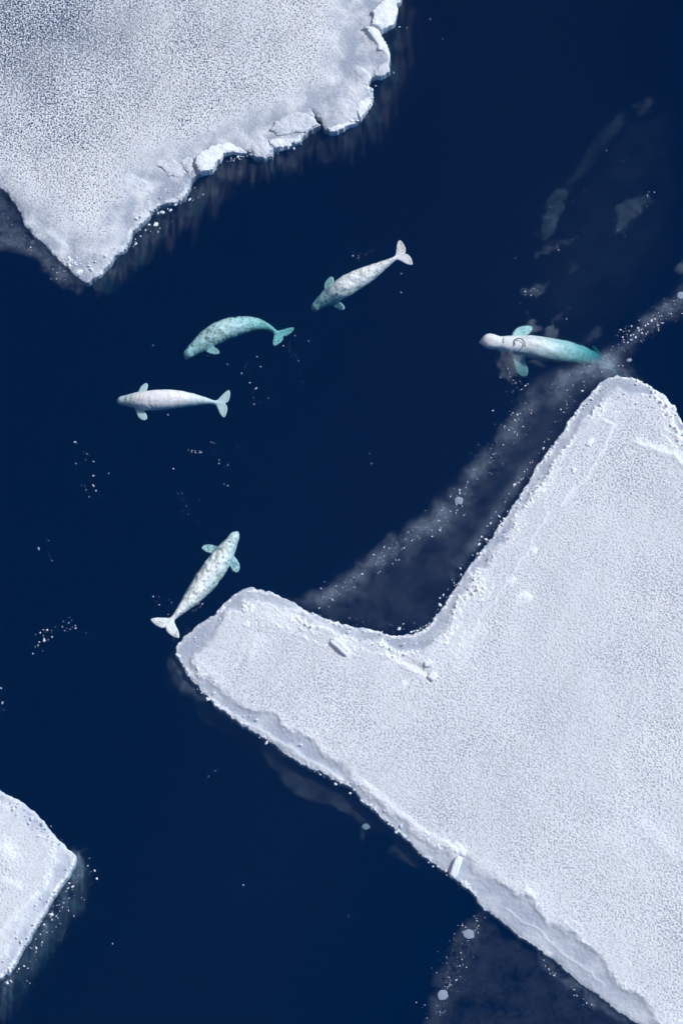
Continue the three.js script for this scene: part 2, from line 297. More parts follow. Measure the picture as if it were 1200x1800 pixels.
// --- the forked floe
const OUT_B = [[1320, 830], [1235, 775], [1200, 742], [1185, 716], [1165, 695], [1140, 676], [1110, 664], [1085, 661], [1060, 669], [1045, 685], [1020, 710], [1005, 730], [985, 760], [965, 790], [945, 820], [925, 850], [905, 880], [890, 905], [870, 935], [850, 960], [830, 985], [810, 1020], [790, 1045], [770, 1075], [755, 1097], [742, 1110], [725, 1116], [700, 1116], [675, 1113], [640, 1104], [610, 1097], [590, 1092], [570, 1086], [545, 1075], [525, 1064], [505, 1052], [480, 1043], [460, 1036], [440, 1034], [425, 1037], [405, 1050], [390, 1065], [375, 1080], [360, 1090], [340, 1103], [325, 1118], [312, 1135], [310, 1150], [315, 1165], [322, 1180], [332, 1192], [350, 1210], [372, 1235], [395, 1255], [415, 1270], [440, 1285], [465, 1300], [485, 1315], [505, 1328], [530, 1345], [560, 1357], [585, 1371], [600, 1379], [620, 1391], [640, 1412], [665, 1435], [690, 1457], [712, 1479], [735, 1502], [765, 1522], [785, 1536], [800, 1549], [820, 1563], [835, 1581], [850, 1600], [880, 1622], [905, 1641], [925, 1655], [950, 1676], [985, 1700], [1010, 1720], [1040, 1745], [1080, 1775], [1120, 1801], [1190, 1850], [1320, 1930]];
const outB = poly(OUT_B);
const snowB = poly([[1330, 840], [1225, 785], [1192, 756], [1176, 733], [1150, 706], [1115, 692], [1085, 692], [1058, 705], [1032, 735], [1008, 765], [985, 798], [962, 835], [938, 870], [916, 900], [896, 930], [872, 965], [850, 1000], [826, 1038], [806, 1065], [790, 1092], [775, 1120], [755, 1140], [725, 1146], [690, 1141], [650, 1131], [610, 1121], [580, 1111], [550, 1097], [520, 1081], [490, 1064], [460, 1055], [437, 1060], [415, 1077], [395, 1097], [372, 1122], [350, 1148], [344, 1168], [362, 1190], [400, 1217], [450, 1246], [500, 1276], [560, 1313], [610, 1355], [650, 1397], [700, 1440], [740, 1472], [800, 1500], [860, 1545], [920, 1572], [960, 1605], [1000, 1640], [1050, 1680], [1090, 1730], [1130, 1770], [1180, 1802], [1330, 1900]]);
const inner = poly([[440, 1034], [1085, 661]])[0];
const floeB = thing('ice_floe', 'huge forked white floe with raised crumbly double rims and a grey ice margin', 'ice floe');
const lowSide = sdLine([[310, 1150], [800, 1549], [1120, 1801]]);
function sdLine(pts) { const q = poly(pts); return (x, z) => { let d = 1e9; for (let i = 0; i + 1 < q.length; i++) d = Math.min(d, seg(...q[i], ...q[i + 1], x, z)); return d; }; }
const upSide = sdLine([[1200, 745], [1085, 664], [1005, 730], [870, 935], [755, 1097], [690, 1116], [560, 1085], [505, 1052]]);
const greyEnd = P(850, 1580);
part(floeB, 'snowy_top', floeTop(outB, snowB, {
  grain: 0.9, jag: 0.035, snowWarp: 0.45, snowSoft: [-0.14, 0.2], stepAt: [-0.22, 0.08], step: 0.055, board: 0.055, tuft: 0.042, bare: [0.43, 0.46, 0.52], bareFrost: 0.45, ice: [0.41, 0.44, 0.5],
  cover: (x, z) => 0.115, rim: (x, z) => (x > greyEnd.x && lowSide(x, z) < 1.4 ? 0.05 : 1) * (upSide(x, z) < 0.6 ? 1 : 0.55), lip: (x, z) => upSide(x, z) < 1.6 ? 1.5 : 0.45,
  lines: [[0.18, -0.09, 0, [690, 1152], [722, 1163], [752, 1186]], [0.12, 0.07, 0.6, [680, 1148], [715, 1172], [745, 1190]], [0.16, 0.1, 0.9, [1120, 776], [1150, 788], [1178, 800], [1215, 825]], [0.06, 0.05, 0.7, [1058, 738], [1076, 748], [1066, 775], [1052, 802], [1036, 832], [1004, 858], [985, 890]], [0.05, 0.04, 0.5, [960, 900], [930, 960], [905, 1005], [868, 1055], [830, 1105]],
    [0.07, 0.06, 0.7, [1180, 742], [1186, 762], [1194, 772]], [0.12, 0.06, 0.6, [600, 1120], [560, 1095], [525, 1075]], [0.35, 0.05, 0.5, [500, 1092], [470, 1082]], [0.3, 0.06, 0.5, [455, 1125], [440, 1145]], [0.14, -0.05, 0, [420, 1170], [432, 1140], [450, 1110]],
    [0.3, -0.05, 0, [520, 1282], [580, 1318], [640, 1372]], [0.1, 0.05, 0.5, [640, 1378], [700, 1428], [745, 1462], [800, 1494]], [0.09, 0.05, 0.5, [360, 1228], [420, 1262], [480, 1295], [545, 1337], [600, 1368]], [0.16, 0.08, 0.8, [800, 1500], [812, 1490]], [0.12, 0.06, 0.7, [925, 1566], [938, 1578]],
    [0.12, 0.05, 0.5, [880, 1642], [910, 1652], [945, 1668], [965, 1675]], [0.05, 0.03, 0.3, [890, 1600], [950, 1640], [1010, 1690], [1060, 1732]], [0.3, 0.05, 0.35, [1130, 1450], [1180, 1500]], [0.5, 0.05, 0.25, [1060, 1480], [1110, 1470]], [0.25, 0.05, 0.4, [820, 1150], [800, 1175]], [0.3, 0.04, 0.4, [795, 1150], [840, 1105]]],
}), M.floe);
floeB.add(grains('ice_crumbs', [
  ...along([[1190, 735], [1140, 682], [1085, 668], [1045, 692], [985, 768], [905, 890], [830, 993], [755, 1102], [700, 1122], [610, 1103], [540, 1078]], 243, 0.14, 0.024, 21, 0.1),
  ...along([[1170, 735], [1085, 695], [1032, 738], [962, 838], [872, 968], [806, 1068], [770, 1125], [690, 1144], [580, 1115]], 210, 0.2, 0.025, 22, 0.17),
  ...along([[325, 1180], [372, 1232], [440, 1283], [530, 1342], [620, 1390], [712, 1477], [790, 1540]], 84, 0.12, 0.027, 23, 0.09),
  ...along([[345, 1195], [420, 1255], [530, 1325], [640, 1400], [720, 1465]], 67, 0.3, 0.027, 24, 0.12, -0.05),
  ...along([[390, 1085], [350, 1120], [322, 1150]], 25, 0.25, 0.024, 25, 0.08)]));
part(floeB, 'submerged_foot', foot(outB, 44, 58, { side: -1, depth: 1.2, flare: 0.8, alpha: 0.085, seed: 14 }), M.film);

// --- the small floe at the side
const OUT_C = [[-60, 1358], [0, 1389], [20, 1398], [45, 1413], [65, 1431], [85, 1456], [105, 1476], [123, 1493], [133, 1506], [131, 1522], [121, 1541], [107, 1560], [95, 1582], [76, 1611], [60, 1637], [45, 1662], [30, 1691], [16, 1712], [0, 1724], [-60, 1772]];
const outC = poly(OUT_C), snowC = poly([[-80, 1370], [0, 1420], [40, 1440], [75, 1470], [98, 1500], [92, 1525], [70, 1570], [40, 1620], [0, 1690], [-80, 1740]]);
const floeC = thing('ice_floe', 'small rounded floe with a smooth curved side and a crumbly side', 'ice floe');
const lowC = sdLine([[131, 1522], [76, 1611], [0, 1724]]);
part(floeC, 'snowy_top', floeTop(outC, snowC, {
  grain: 0.8, jag: 0.02, snowWarp: 0.5, snowSoft: [-0.4, 0.4], stepAt: [-0.3, 0.2], step: 0.05, board: 0.06, tuft: 0.035, bare: [0.55, 0.58, 0.64], bareFrost: 0.8, ice: [0.48, 0.51, 0.57],
  cover: () => 0.2, rim: (x, z) => lowC(x, z) < 0.7 ? 0.7 : 0.25, lip: (x, z) => lowC(x, z) < 1 ? 0.5 : 0,
  lines: [[0.3, 0.08, 0.9, [8, 1490], [14, 1505]], [0.1, 0.06, 0.6, [0, 1640], [30, 1602], [60, 1572]], [0.15, 0.05, 0.6, [30, 1560], [5, 1545]]],
}), M.floe);
part(floeC, 'submerged_foot', foot(outC, 7, 19, { side: 1, depth: 2.2, flare: 0.9, alpha: 0.095, seed: 31 }), M.film);
floeC.add(grains('ice_crumbs', [...along([[125, 1525], [95, 1570], [60, 1625], [20, 1690], [0, 1715]], 67, 0.55, 0.025, 41, 0.12), ...along([[130, 1555], [100, 1600], [60, 1665], [20, 1722], [0, 1738]], 40, 0.22, 0.027, 42, 0.01), ...along([[0, 1400], [60, 1440], [110, 1490]], 60, 0.25, 0.024, 43, 0.13)]));

// ---------------------------------------------------------------- thin new ice: sheets of uneven thickness, just awash
function film(name, label, category, pts, y, o, group) {
  const q = poly(pts, y), b = bounds(q); b[0] = Math.max(b[0] - 0.1, -14); b[2] = Math.min(b[2] + 0.1, 14); b[1] -= 0.1; b[3] = Math.min(b[3] + 0.1, 21);
  const wet = (o.lines || []).map(([w, a, ...p]) => ({ w, a, q: poly(p, y) }));
  const g = field(b, o.cell || 0.045, (x, z) => {
    const wp = o.warp || 0.3, wf = o.wf || 1.6, hang = o.streak ? 0.5 * noise(x * 2.3 + o.seed, 1) + 0.4 * noise(x * 6.5, o.seed) : 0, d = sdPoly(q, x + wp * fbm(x * wf + 7, z * wf, 5), z + wp * fbm(x * wf, z * wf + 33, 5) + hang);
    if (d < -0.06) return null;
    let a = o.alpha / 1.45;
    for (const f of wet) { let dd = 1e9; for (let i = 0; i + 1 < f.q.length; i++) dd = Math.min(dd, seg(...f.q[i], ...f.q[i + 1], x, z)); dd *= 1 + 0.4 * fbm(x * 1.5, z * 1.5 + 12, 3); a += f.a / 1.45 * gauss(dd / f.w); }
    const n = fbm(x * 1.2 + o.seed, z * 1.2, 5), grain = noise(x * 8 + o.seed, z * 8) + 0.8 * noise(x * 15, z * 15 + o.seed);
    a *= clamp(1 + 1.4 * n + 0.4 * grain + 0.3 * noise(x * 3.1, z * 3.1 + o.seed), 0.1, 2.2) * sstep(0, o.soft, d);
    if (o.streak) a *= clamp(0.75 + 0.9 * noise(x * 5.5 + o.seed, z * 0.7) + 0.5 * noise(x * 11, z * 1.3), 0.15, 2);
    return { keep: d > 0, y: y + 0.012 * fbm(x * 2, z * 2, 3) + (o.dome || 0) * sstep(0, 0.5, d), color: o.color, alpha: clamp(a) };
  }, true);
  return thing(name, label, category, group, new THREE.Mesh(g, M.film));
}
const LAV = [0.54, 0.62, 0.72];
film('thin_ice', 'hazy grey skin of thin ice inside the fork of the huge floe', 'thin ice', [[500, 1048], [540, 1038], [590, 1013], [620, 988], [650, 963], [690, 933], [720, 913], [745, 893], [760, 868], [790, 848], [815, 818], [840, 788], [870, 753], [890, 728], [905, 698], [912, 670], [935, 655], [985, 640], [1040, 618], [1085, 590], [1108, 570], [1128, 545], [1160, 520], [1185, 498], [1210, 470], [1215, 560], [1170, 575], [1130, 605], [1110, 640], [1150, 672], [1130, 690], [1085, 680], [1050, 695], [1010, 745], [910, 890], [830, 1000], [760, 1105], [700, 1125], [600, 1105], [540, 1085]], -0.03, {
  alpha: 0.04, soft: 0.6, seed: 5, color: LAV, lines: [[0.5, 0.22, [1020, 632], [1060, 632]], [0.62, 0.24, [530, 1050], [600, 1010], [660, 965], [720, 925], [770, 900]], [0.5, 0.2, [800, 850], [850, 800], [880, 750], [915, 710]], [0.4, 0.2, [975, 690], [1000, 660], [1050, 640], [1100, 650]], [0.22, 0.12, [940, 800], [870, 910], [800, 1010]], [0.4, 0.2, [1100, 600], [1150, 560], [1200, 520]]],
});
film('thin_ice', 'dark translucent thin ice with two pale round pancakes, beyond the floe’s grey margin', 'thin ice', [[838, 1588], [822, 1608], [800, 1633], [790, 1650], [780, 1680], [765, 1700], [748, 1720], [755, 1740], [750, 1770], [733, 1805], [720, 1860], [1250, 1860], [1120, 1808], [1040, 1752], [985, 1706], [920, 1656], [870, 1618]], -0.04, { alpha: 0.03, soft: 0.3, seed: 15, color: [0.65, 0.68, 0.72], lines: [[0.35, 0.06, [822, 1625], [815, 1660], [790, 1710]], [0.4, 0.04, [760, 1780], [780, 1735]]] });
film('thin_ice', 'grey strip of thin ice bordering the forked floe’s smooth margin', 'thin ice', [[902, 1638], [930, 1664], [945, 1692], [965, 1717], [1000, 1742], [1020, 1767], [1060, 1787], [1100, 1812], [1190, 1862], [1230, 1860], [1120, 1796], [1040, 1738], [960, 1676], [920, 1645]], -0.02, { alpha: 0.12, soft: 0.3, seed: 25, color: LAV, lines: [[0.3, 0.1, [940, 1665], [1010, 1715], [1080, 1770]]] });
film('thin_ice', 'smoky grey thin ice along the frosted floe’s smooth side', 'thin ice', [[-60, 280], [0, 322], [30, 355], [45, 390], [80, 425], [120, 465], [158, 492], [152, 512], [138, 524], [118, 516], [95, 501], [75, 476], [55, 456], [30, 447], [0, 446], [-60, 450]], -0.03, { alpha: 0.11, soft: 0.4, seed: 35, color: LAV, lines: [[0.35, 0.06, [0, 420], [60, 440], [110, 490]]] });
film('thin_ice', 'faint ragged ice skirt hanging under the forked floe’s long straight edge', 'thin ice', [[395, 1240], [440, 1290], [460, 1330], [490, 1360], [500, 1385], [540, 1410], [590, 1425], [625, 1450], [640, 1482], [655, 1460], [690, 1470], [683, 1500], [720, 1525], [770, 1537], [800, 1556], [800, 1535], [700, 1455], [600, 1370]], -0.35, { alpha: 0.055, soft: 0.15, seed: 45, color: [0.72, 0.67, 0.72] });
film('thin_ice', 'pale cloudy ice at the pointed tip of the forked floe', 'thin ice', [[325, 1115], [305, 1140], [293, 1165], [300, 1200], [330, 1230], [365, 1242], [400, 1262], [420, 1262], [370, 1215], [330, 1175]], -0.12, { alpha: 0.16, soft: 0.35, seed: 55, color: LAV });
film('thin_ice', 'pale ice shelf awash beside the small rounded floe’s blunt corner', 'thin ice', [[120, 1490], [146, 1502], [162, 1512], [164, 1550], [160, 1590], [142, 1620], [112, 1655], [80, 1710], [50, 1760], [20, 1800], [-20, 1810], [-20, 1720], [20, 1700], [70, 1610], [120, 1535]], -0.15, { alpha: 0.055, soft: 0.4, streak: 1, seed: 65, color: LAV, lines: [[0.25, 0.25, [135, 1500], [140, 1535], [128, 1550]], [0.3, 0.07, [120, 1560], [60, 1660], [10, 1735]]] });
film('thin_ice', 'dim drowned ice shelf fringing the frosted floe’s broken rim', 'thin ice', [[152, 495], [165, 520], [230, 495], [300, 445], [340, 425], [372, 390], [420, 345], [452, 325], [500, 318], [560, 290], [620, 283], [682, 245], [712, 195], [738, 110], [745, -40], [690, -40], [680, 60], [670, 120], [640, 180], [600, 215], [540, 225], [470, 262], [400, 255], [330, 310], [300, 345], [240, 390], [200, 440]], -0.22, { alpha: 0.058, soft: 0.8, streak: 1, warp: 0.45, seed: 75, color: [0.64, 0.55, 0.58], lines: [[0.5, 0.04, [180, 490], [250, 420], [330, 360], [400, 300], [480, 285]]] });
film('thin_ice', 'vast, barely visible veil of slush scattered with drowned scraps', 'thin ice', [[905, 540], [925, 450], [940, 370], [985, 310], [1040, 230], [1100, 170], [1160, 150], [1215, 160], [1215, 470], [1130, 540], [1060, 600], [960, 600]], -0.4, { alpha: 0.014, soft: 2.2, warp: 1.2, seed: 85, color: [0.58, 0.64, 0.72] });
// drowned scraps of ice
for (const [label, pts, y, a] of [
  ['long drowned ice sliver with a rusty patch', [[948, 395], [952, 365], [968, 335], [985, 325], [1000, 335], [992, 370], [980, 400], [960, 425], [945, 420]], -0.7, 0.06],
  ['slanted drowned ice scrap shaped like a leaf', [[930, 458], [955, 430], [985, 418], [1003, 420], [990, 438], [960, 450]], -0.5, 0.06],
  ['small drowned triangular ice scrap', [[995, 482], [1005, 462], [1020, 470], [1012, 480]], -0.5, 0.05],
  ['drowned flat ice scrap with a speckled edge', [[910, 515], [930, 500], [965, 494], [972, 500], [955, 518], [940, 527]], -0.4, 0.08],
  ['faint drowned smear of ice furthest from the whales', [[1104, 188], [1130, 172], [1152, 168], [1145, 195], [1125, 205]], -0.5, 0.06],
  ['dim drowned speckled ice patch in open water', [[1078, 395], [1080, 360], [1100, 345], [1140, 342], [1150, 352], [1125, 380], [1095, 408], [1078, 418]], -0.6, 0.055],
  ['long hazy drowned ice ribbon', [[985, 325], [1010, 295], [1045, 240], [1075, 205], [1105, 190], [1100, 215], [1070, 250], [1040, 290], [1005, 330]], -0.9, 0.03],
  ['round drowned ice cake touching the whale’s back', [[918, 575], [922, 562], [938, 558], [948, 570], [950, 585], [938, 592], [920, 590]], -0.2, 0.1],
  ['ragged drowned ice scrap against the submerging whale’s back', [[952, 590], [958, 575], [972, 562], [980, 575], [982, 600], [965, 602]], -0.3, 0.12],
  ['rectangular drowned ice scrap beside the submerging whale', [[1012, 612], [1020, 592], [1045, 572], [1062, 570], [1058, 590], [1035, 608]], -0.5, 0.06],
  ['drowned ice shard with a pinkish fringe', [[965, 562], [980, 545], [1000, 540], [990, 560], [975, 572]], -0.3, 0.06],
  ['little drowned oval of ice beside the whale’s flank', [[924, 640], [930, 632], [955, 630], [958, 642], [935, 645]], -0.3, 0.1],
  ['little drowned ice lozenge near the whale’s tail', [[978, 640], [986, 637], [990, 648], [982, 652]], -0.3, 0.1],
  ['pinkish slush trailing beside the surfacing whale’s throat', [[868, 640], [872, 618], [890, 612], [918, 618], [920, 640], [912, 660], [900, 672], [880, 666]], -0.1, 0.1],
  ['dim drowned ice scrap touching the band of speckled slush', [[1175, 470], [1190, 458], [1215, 455], [1215, 490], [1188, 490]], -0.3, 0.1],
]) film('submerged_ice', label, 'ice scrap', pts, y * 0.6, { alpha: a * 0.95, soft: 0.2, warp: 0.34, wf: 3.4, seed: pts[0][0], color: [0.84, 0.86, 0.88], cell: 0.04, dome: 0.06 }, 'drowned ice scraps');

// ---------------------------------------------------------------- loose blocks and pancakes
function block(name, label, category, px, py, y, sx, sy, sz, turn, seed, mat = M.white, group) {
  const m = thing(name, label, category, group, new THREE.Mesh(lump(seed, sx, sy * (name === 'ice_block' ? 0.75 : 0.5), sz, name === 'snow_lump' ? 0.42 : 0.2, 3, name === 'ice_block' ? 6 : 2.1), mat)), p = P(px, py, y - ({ ice_pancake: 0, ice_block: 0.06 }[name] ?? 0.075)); m.position.copy(p); m.rotation.y = turn; return m;
}
block('ice_block', 'long white ice block lying on the rim inside the fork', 'ice block', 597, 1136, 0.24, 0.36, 0.1, 0.12, -0.75, 3);
block('ice_block', 'tall white ice block standing across the grey margin', 'ice block', 801, 1524, 0.22, 0.12, 0.14, 0.34, -0.35, 5);
block('ice_block', 'white hook-shaped ice lump at the end of a trench', 'ice block', 752, 1166, 0.2, 0.14, 0.1, 0.1, 0.4, 7);
block('ice_block', 'blunt white ice lump closing the trench inside the fork', 'ice block', 760, 1189, 0.2, 0.15, 0.1, 0.12, 0.9, 8);
block('snow_lump', 'large round snow lump, bigger of two side by side', 'snow lump', 919, 1051, 0.16, 0.24, 0.1, 0.24, 0, 9);
block('snow_lump', 'oval snow lump, smaller of two side by side', 'snow lump', 900, 1023, 0.16, 0.22, 0.09, 0.14, 0.8, 10);
block('snow_lump', 'flat snow lump alone behind the trench', 'snow lump', 711, 1202, 0.16, 0.24, 0.09, 0.2, 0.3, 11);
block('snow_lump', 'broad low snow mound near the floe’s pointed end', 'snow lump', 449, 1134, 0.16, 0.2, 0.09, 0.36, -0.5, 12);
block('snow_lump', 'small knobbly snow lump near the floe’s pointed end', 'snow lump', 433, 1097, 0.17, 0.13, 0.09, 0.13, 0, 13);
block('snow_lump', 'small upright snow lump on the inner rim', 'snow lump', 1008, 826, 0.2, 0.08, 0.1, 0.12, -0.5, 14);
block('snow_lump', 'elongated snow lump on the inner rim near the bend', 'snow lump', 1036, 778, 0.2, 0.1, 0.09, 0.2, -0.6, 15);
block('snow_lump', 'pea-shaped snow lump beside the oval one', 'snow lump', 938, 968, 0.17, 0.12, 0.08, 0.16, -0.5, 16);
block('snow_lump', 'small white snow lump beside the tall ice block', 'snow lump', 812, 1498, 0.2, 0.13, 0.1, 0.12, 0.3, 17);
block('snow_lump', 'white snow lump on the small rounded floe', 'snow lump', 85, 1475, 0.16, 0.08, 0.08, 0.07, 0.3, 18);
block('snow_lump', 'white lump at the tip of the frosted floe', 'snow lump', 140, 478, 0.14, 0.14, 0.09, 0.1, 0.3, 19);
block('snow_lump', 'little white lump on the smooth side near the frosted floe’s tip', 'snow lump', 123, 460, 0.14, 0.1, 0.08, 0.08, 0.3, 20);
const pan = std({ color: new THREE.Color().setRGB(0.3, 0.34, 0.42), roughness: 0.8 });
block('ice_pancake', 'pale round ice pancake in the slush within the fork', 'pancake ice', 806, 880, 0, 0.15, 0.04, 0.14, 0, 31, pan, 'ice pancakes');
block('ice_pancake', 'round pancake ringed by slush, nearer the floe margin', 'pancake ice', 823, 1642, 0, 0.17, 0.04, 0.16, 0, 32, pan, 'ice pancakes');
block('ice_pancake', 'round pancake ringed by slush, at the dark ice’s outer edge', 'pancake ice', 778, 1749, 0, 0.17, 0.04, 0.17, 0, 33, pan, 'ice pancakes');
block('ice_pancake', 'tiny drowned pancake beside the floe’s long straight edge', 'pancake ice', 643, 1453, -0.4, 0.13, 0.03, 0.1, 0, 34, pan, 'ice pancakes');
block('ice_pancake', 'pale ice cake in the speckled slush beyond the submerging whale', 'pancake ice', 1196, 519, 0, 0.13, 0.05, 0.14, 0, 35, pan, 'ice pancakes');
block('ice_pancake', 'tiny ice cake just off the forked floe’s rounded tip', 'pancake ice', 1105, 633, 0, 0.1, 0.05, 0.07, 0.2, 36, pan, 'ice pancakes');

// brash and foam specks: too many and too small to pick apart
{
  const b = grains('brash_ice', [
    ...along([[1095, 640], [1040, 668], [1000, 705], [950, 790], [890, 880], [850, 940], [800, 1015], [755, 1085], [700, 1105], [640, 1095], [560, 1070]], 110, 0.16, 0.023, 51),
    ...along([[905, 700], [880, 755], [850, 790], [815, 840], [790, 880], [740, 930], [690, 950], [600, 1005]], 190, 0.55, 0.015, 52, 0.004, 0.02),
    ...along([[1200, 540], [1150, 555], [1110, 590], [1080, 600]], 110, 0.5, 0.017, 53, 0.004),
    ...along([[880, 650], [905, 668], [912, 690]], 30, 0.35, 0.015, 54, 0.004),
    ...along([[822, 1620], [800, 1670], [770, 1740], [745, 1790]], 60, 0.5, 0.012, 55, 0.004),
    ...along([[950, 1690], [1000, 1740], [1060, 1785]], 34, 0.12, 0.015, 56, 0.004),
    ...along([[1140, 330], [1110, 370], [1085, 410]], 40, 0.5, 0.011, 57, 0.004), ...along([[915, 515], [950, 510]], 26, 0.25, 0.011, 58, 0.004),
    ...along([[0, 380], [20, 385], [90, 480], [130, 512]], 26, 0.25, 0.015, 59, 0.004),
    ...along([[140, 1500], [150, 1560], [100, 1640], [40, 1730]], 40, 0.5, 0.015, 60, 0.004),
  ]); scene.add(b);
  scene.add(grains('slush_grains', [
    ...along([[560, 1055], [620, 1022], [705, 962], [785, 905], [848, 832], [905, 752], [935, 712]], 650, 0.5, 0.0105, 81, -0.012, -0.06),
    ...along([[975, 690], [1050, 642], [1110, 600], [1200, 520]], 220, 0.4, 0.011, 82, -0.012, -0.06),
    ...along([[845, 1610], [820, 1665], [785, 1740], [770, 1790]], 150, 0.3, 0.01, 83, -0.012, -0.06),
    ...along([[0, 395], [50, 425], [115, 492]], 90, 0.35, 0.01, 84, -0.012, -0.06),
    ...along([[1150, 180], [1040, 270], [970, 360], [950, 470], [960, 570], [1010, 600]], 260, 1.3, 0.009, 85, -0.05, 0.05),
  ], 1, std({ color: new THREE.Color().setRGB(0.6, 0.63, 0.67), roughness: 0.9 })));
  const clusters = [];
  for (const [pts, n, sp, s] of [
    [[[148, 770], [152, 830], [160, 880]], 22, 0.35, 0.02], [[[330, 793], [355, 795]], 16, 0.06, 0.025], [[[370, 770], [400, 800], [410, 870]], 24, 0.45, 0.018], [[[322, 850], [326, 920]], 10, 0.2, 0.018], [[[50, 1150], [90, 1110], [130, 1092]], 44, 0.3, 0.026], [[[160, 1110], [165, 1140]], 10, 0.3, 0.016], [[[80, 930], [90, 990]], 10, 0.4, 0.018], [[[430, 620], [445, 680], [470, 720]], 26, 0.5, 0.018], [[[490, 600], [540, 640]], 14, 0.6, 0.018], [[[620, 455], [655, 440]], 12, 0.25, 0.022], [[[660, 500], [730, 490]], 9, 0.6, 0.018], [[[600, 780], [720, 800]], 8, 1.2, 0.016], [[[430, 1510], [480, 1470], [545, 1610], [700, 1590]], 10, 1.4, 0.02], [[[780, 1545], [810, 1640]], 6, 0.6, 0.02], [[[0, 1200], [10, 1250]], 8, 0.2, 0.025], [[[270, 1060], [300, 1050]], 12, 0.4, 0.018], [[[340, 1060], [350, 1070]], 14, 0.2, 0.02], [[[215, 1120], [230, 1150]], 6, 0.2, 0.016], [[[310, 1120], [300, 1128]], 6, 0.1, 0.02], [[[690, 30], [760, 60], [700, 190]], 16, 0.9, 0.018], [[[880, 540], [940, 545]], 6, 0.8, 0.025], [[[200, 600], [700, 1000]], 40, 5, 0.013], [[[200, 1300], [600, 1700]], 40, 4, 0.013],
  ]) clusters.push(...along(pts, Math.ceil(n * 0.9), sp * 1.3, s * 0.62, 70 + clusters.length, 0.004));
  const f = grains('foam_specks', clusters, 1, std({ color: new THREE.Color().setRGB(0.75, 0.78, 0.82), roughness: 0.9 })); scene.add(f);
}

// ---------------------------------------------------------------- beluga whales
const prof = (t, table) => { for (let i = 0; i + 1 < table.length; i++) if (t <= table[i + 1][0]) { const u = clamp((t - table[i][0]) / (table[i + 1][0] - table[i][0])); const m = u * u * (3 - 2 * u) * 0.35 + u * 0.65; return lerp(table[i][1], table[i + 1][1], m); } return table[table.length - 1][1]; };
const WIDE = [[0, 0.004], [0.012, 0.018], [0.03, 0.027], [0.06, 0.038], [0.1, 0.051], [0.15, 0.064], [0.2, 0.075], [0.28, 0.087], [0.38, 0.092], [0.48, 0.089], [0.58, 0.077], [0.68, 0.06], [0.78, 0.039], [0.86, 0.022], [0.91, 0.014], [0.95, 0.012], [0.97, 0.006]];
const HIGH = [[0, 0.004], [0.012, 0.02], [0.03, 0.032], [0.06, 0.047], [0.1, 0.058], [0.15, 0.062], [0.2, 0.07], [0.28, 0.082], [0.38, 0.088], [0.48, 0.087], [0.58, 0.078], [0.68, 0.064], [0.78, 0.046], [0.86, 0.03], [0.91, 0.018], [0.95, 0.009], [0.97, 0.005]];
const FLUKE = [[0.885, 0], [0.895, 0.012], [0.915, 0.03], [0.935, 0.062], [0.955, 0.095], [0.978, 0.122], [0.998, 0.135], [1.006, 0.132], [1.014, 0.11], [1.019, 0.08], [1.018, 0.045], [1.008, 0.018], [0.988, 0]];
const FLIP = [[0.185, 0.045], [0.19, 0.07], [0.2, 0.1], [0.215, 0.128], [0.235, 0.146], [0.255, 0.15], [0.268, 0.138], [0.268, 0.115], [0.258, 0.092], [0.245, 0.07], [0.24, 0.045]];
const smin = (a, b, k) => { const h = Math.max(k - Math.abs(a - b), 0) / k; return Math.min(a, b) - h * h * k / 4; };
// naive surface nets over a box of cells
function nets(b, c, f) {
  const n = [0, 1, 2].map((i) => Math.ceil((b[i + 3] - b[i]) / c) + 1), [nx, ny, nz] = n, v = new Float32Array(nx * ny * nz), at = (i, j, k) => (k * ny + j) * nx + i;
  for (let k = 0; k < nz; k++) for (let j = 0; j < ny; j++) for (let i = 0; i < nx; i++) v[at(i, j, k)] = f(b[0] + i * c, b[1] + j * c, b[2] + k * c);
  const id = new Int32Array(nx * ny * nz).fill(-1), pos = [], idx = [];
  for (let k = 0; k < nz - 1; k++) for (let j = 0; j < ny - 1; j++) for (let i = 0; i < nx - 1; i++) {
    let s = [0, 0, 0], m = 0;
    const e = (x0, y0, z0, x1, y1, z1) => { const a = v[at(i + x0, j + y0, k + z0)], d = v[at(i + x1, j + y1, k + z1)]; if ((a < 0) !== (d < 0)) { const t = a / (a - d); s[0] += x0 + (x1 - x0) * t; s[1] += y0 + (y1 - y0) * t; s[2] += z0 + (z1 - z0) * t; m++; } };
    for (let a = 0; a < 2; a++) for (let d = 0; d < 2; d++) { e(0, a, d, 1, a, d); e(a, 0, d, a, 1, d); e(a, d, 0, a, d, 1); }
    if (m) { id[at(i, j, k)] = pos.length / 3; pos.push(b[0] + (i + s[0] / m) * c, b[1] + (j + s[1] / m) * c, b[2] + (k + s[2] / m) * c); }
  }
  const quad = (a, d, e, g, flip) => { if (a < 0 || d < 0 || e < 0 || g < 0) return; flip ? idx.push(a, d, e, a, e, g) : idx.push(a, e, d, a, g, e); };
  for (let k = 1; k < nz - 1; k++) for (let j = 1; j < ny - 1; j++) for (let i = 1; i < nx - 1; i++) {
    const s = v[at(i, j, k)] < 0;
    if (s !== v[at(i + 1, j, k)] < 0) quad(id[at(i, j - 1, k - 1)], id[at(i, j, k - 1)], id[at(i, j, k)], id[at(i, j - 1, k)], s);
    if (s !== v[at(i, j + 1, k)] < 0) quad(id[at(i - 1, j, k - 1)], id[at(i - 1, j, k)], id[at(i, j, k)], id[at(i, j, k - 1)], s);
    if (s !== v[at(i, j, k + 1)] < 0) quad(id[at(i - 1, j - 1, k)], id[at(i, j - 1, k)], id[at(i, j, k)], id[at(i - 1, j, k)], s);
  }
  return [pos, idx];
}
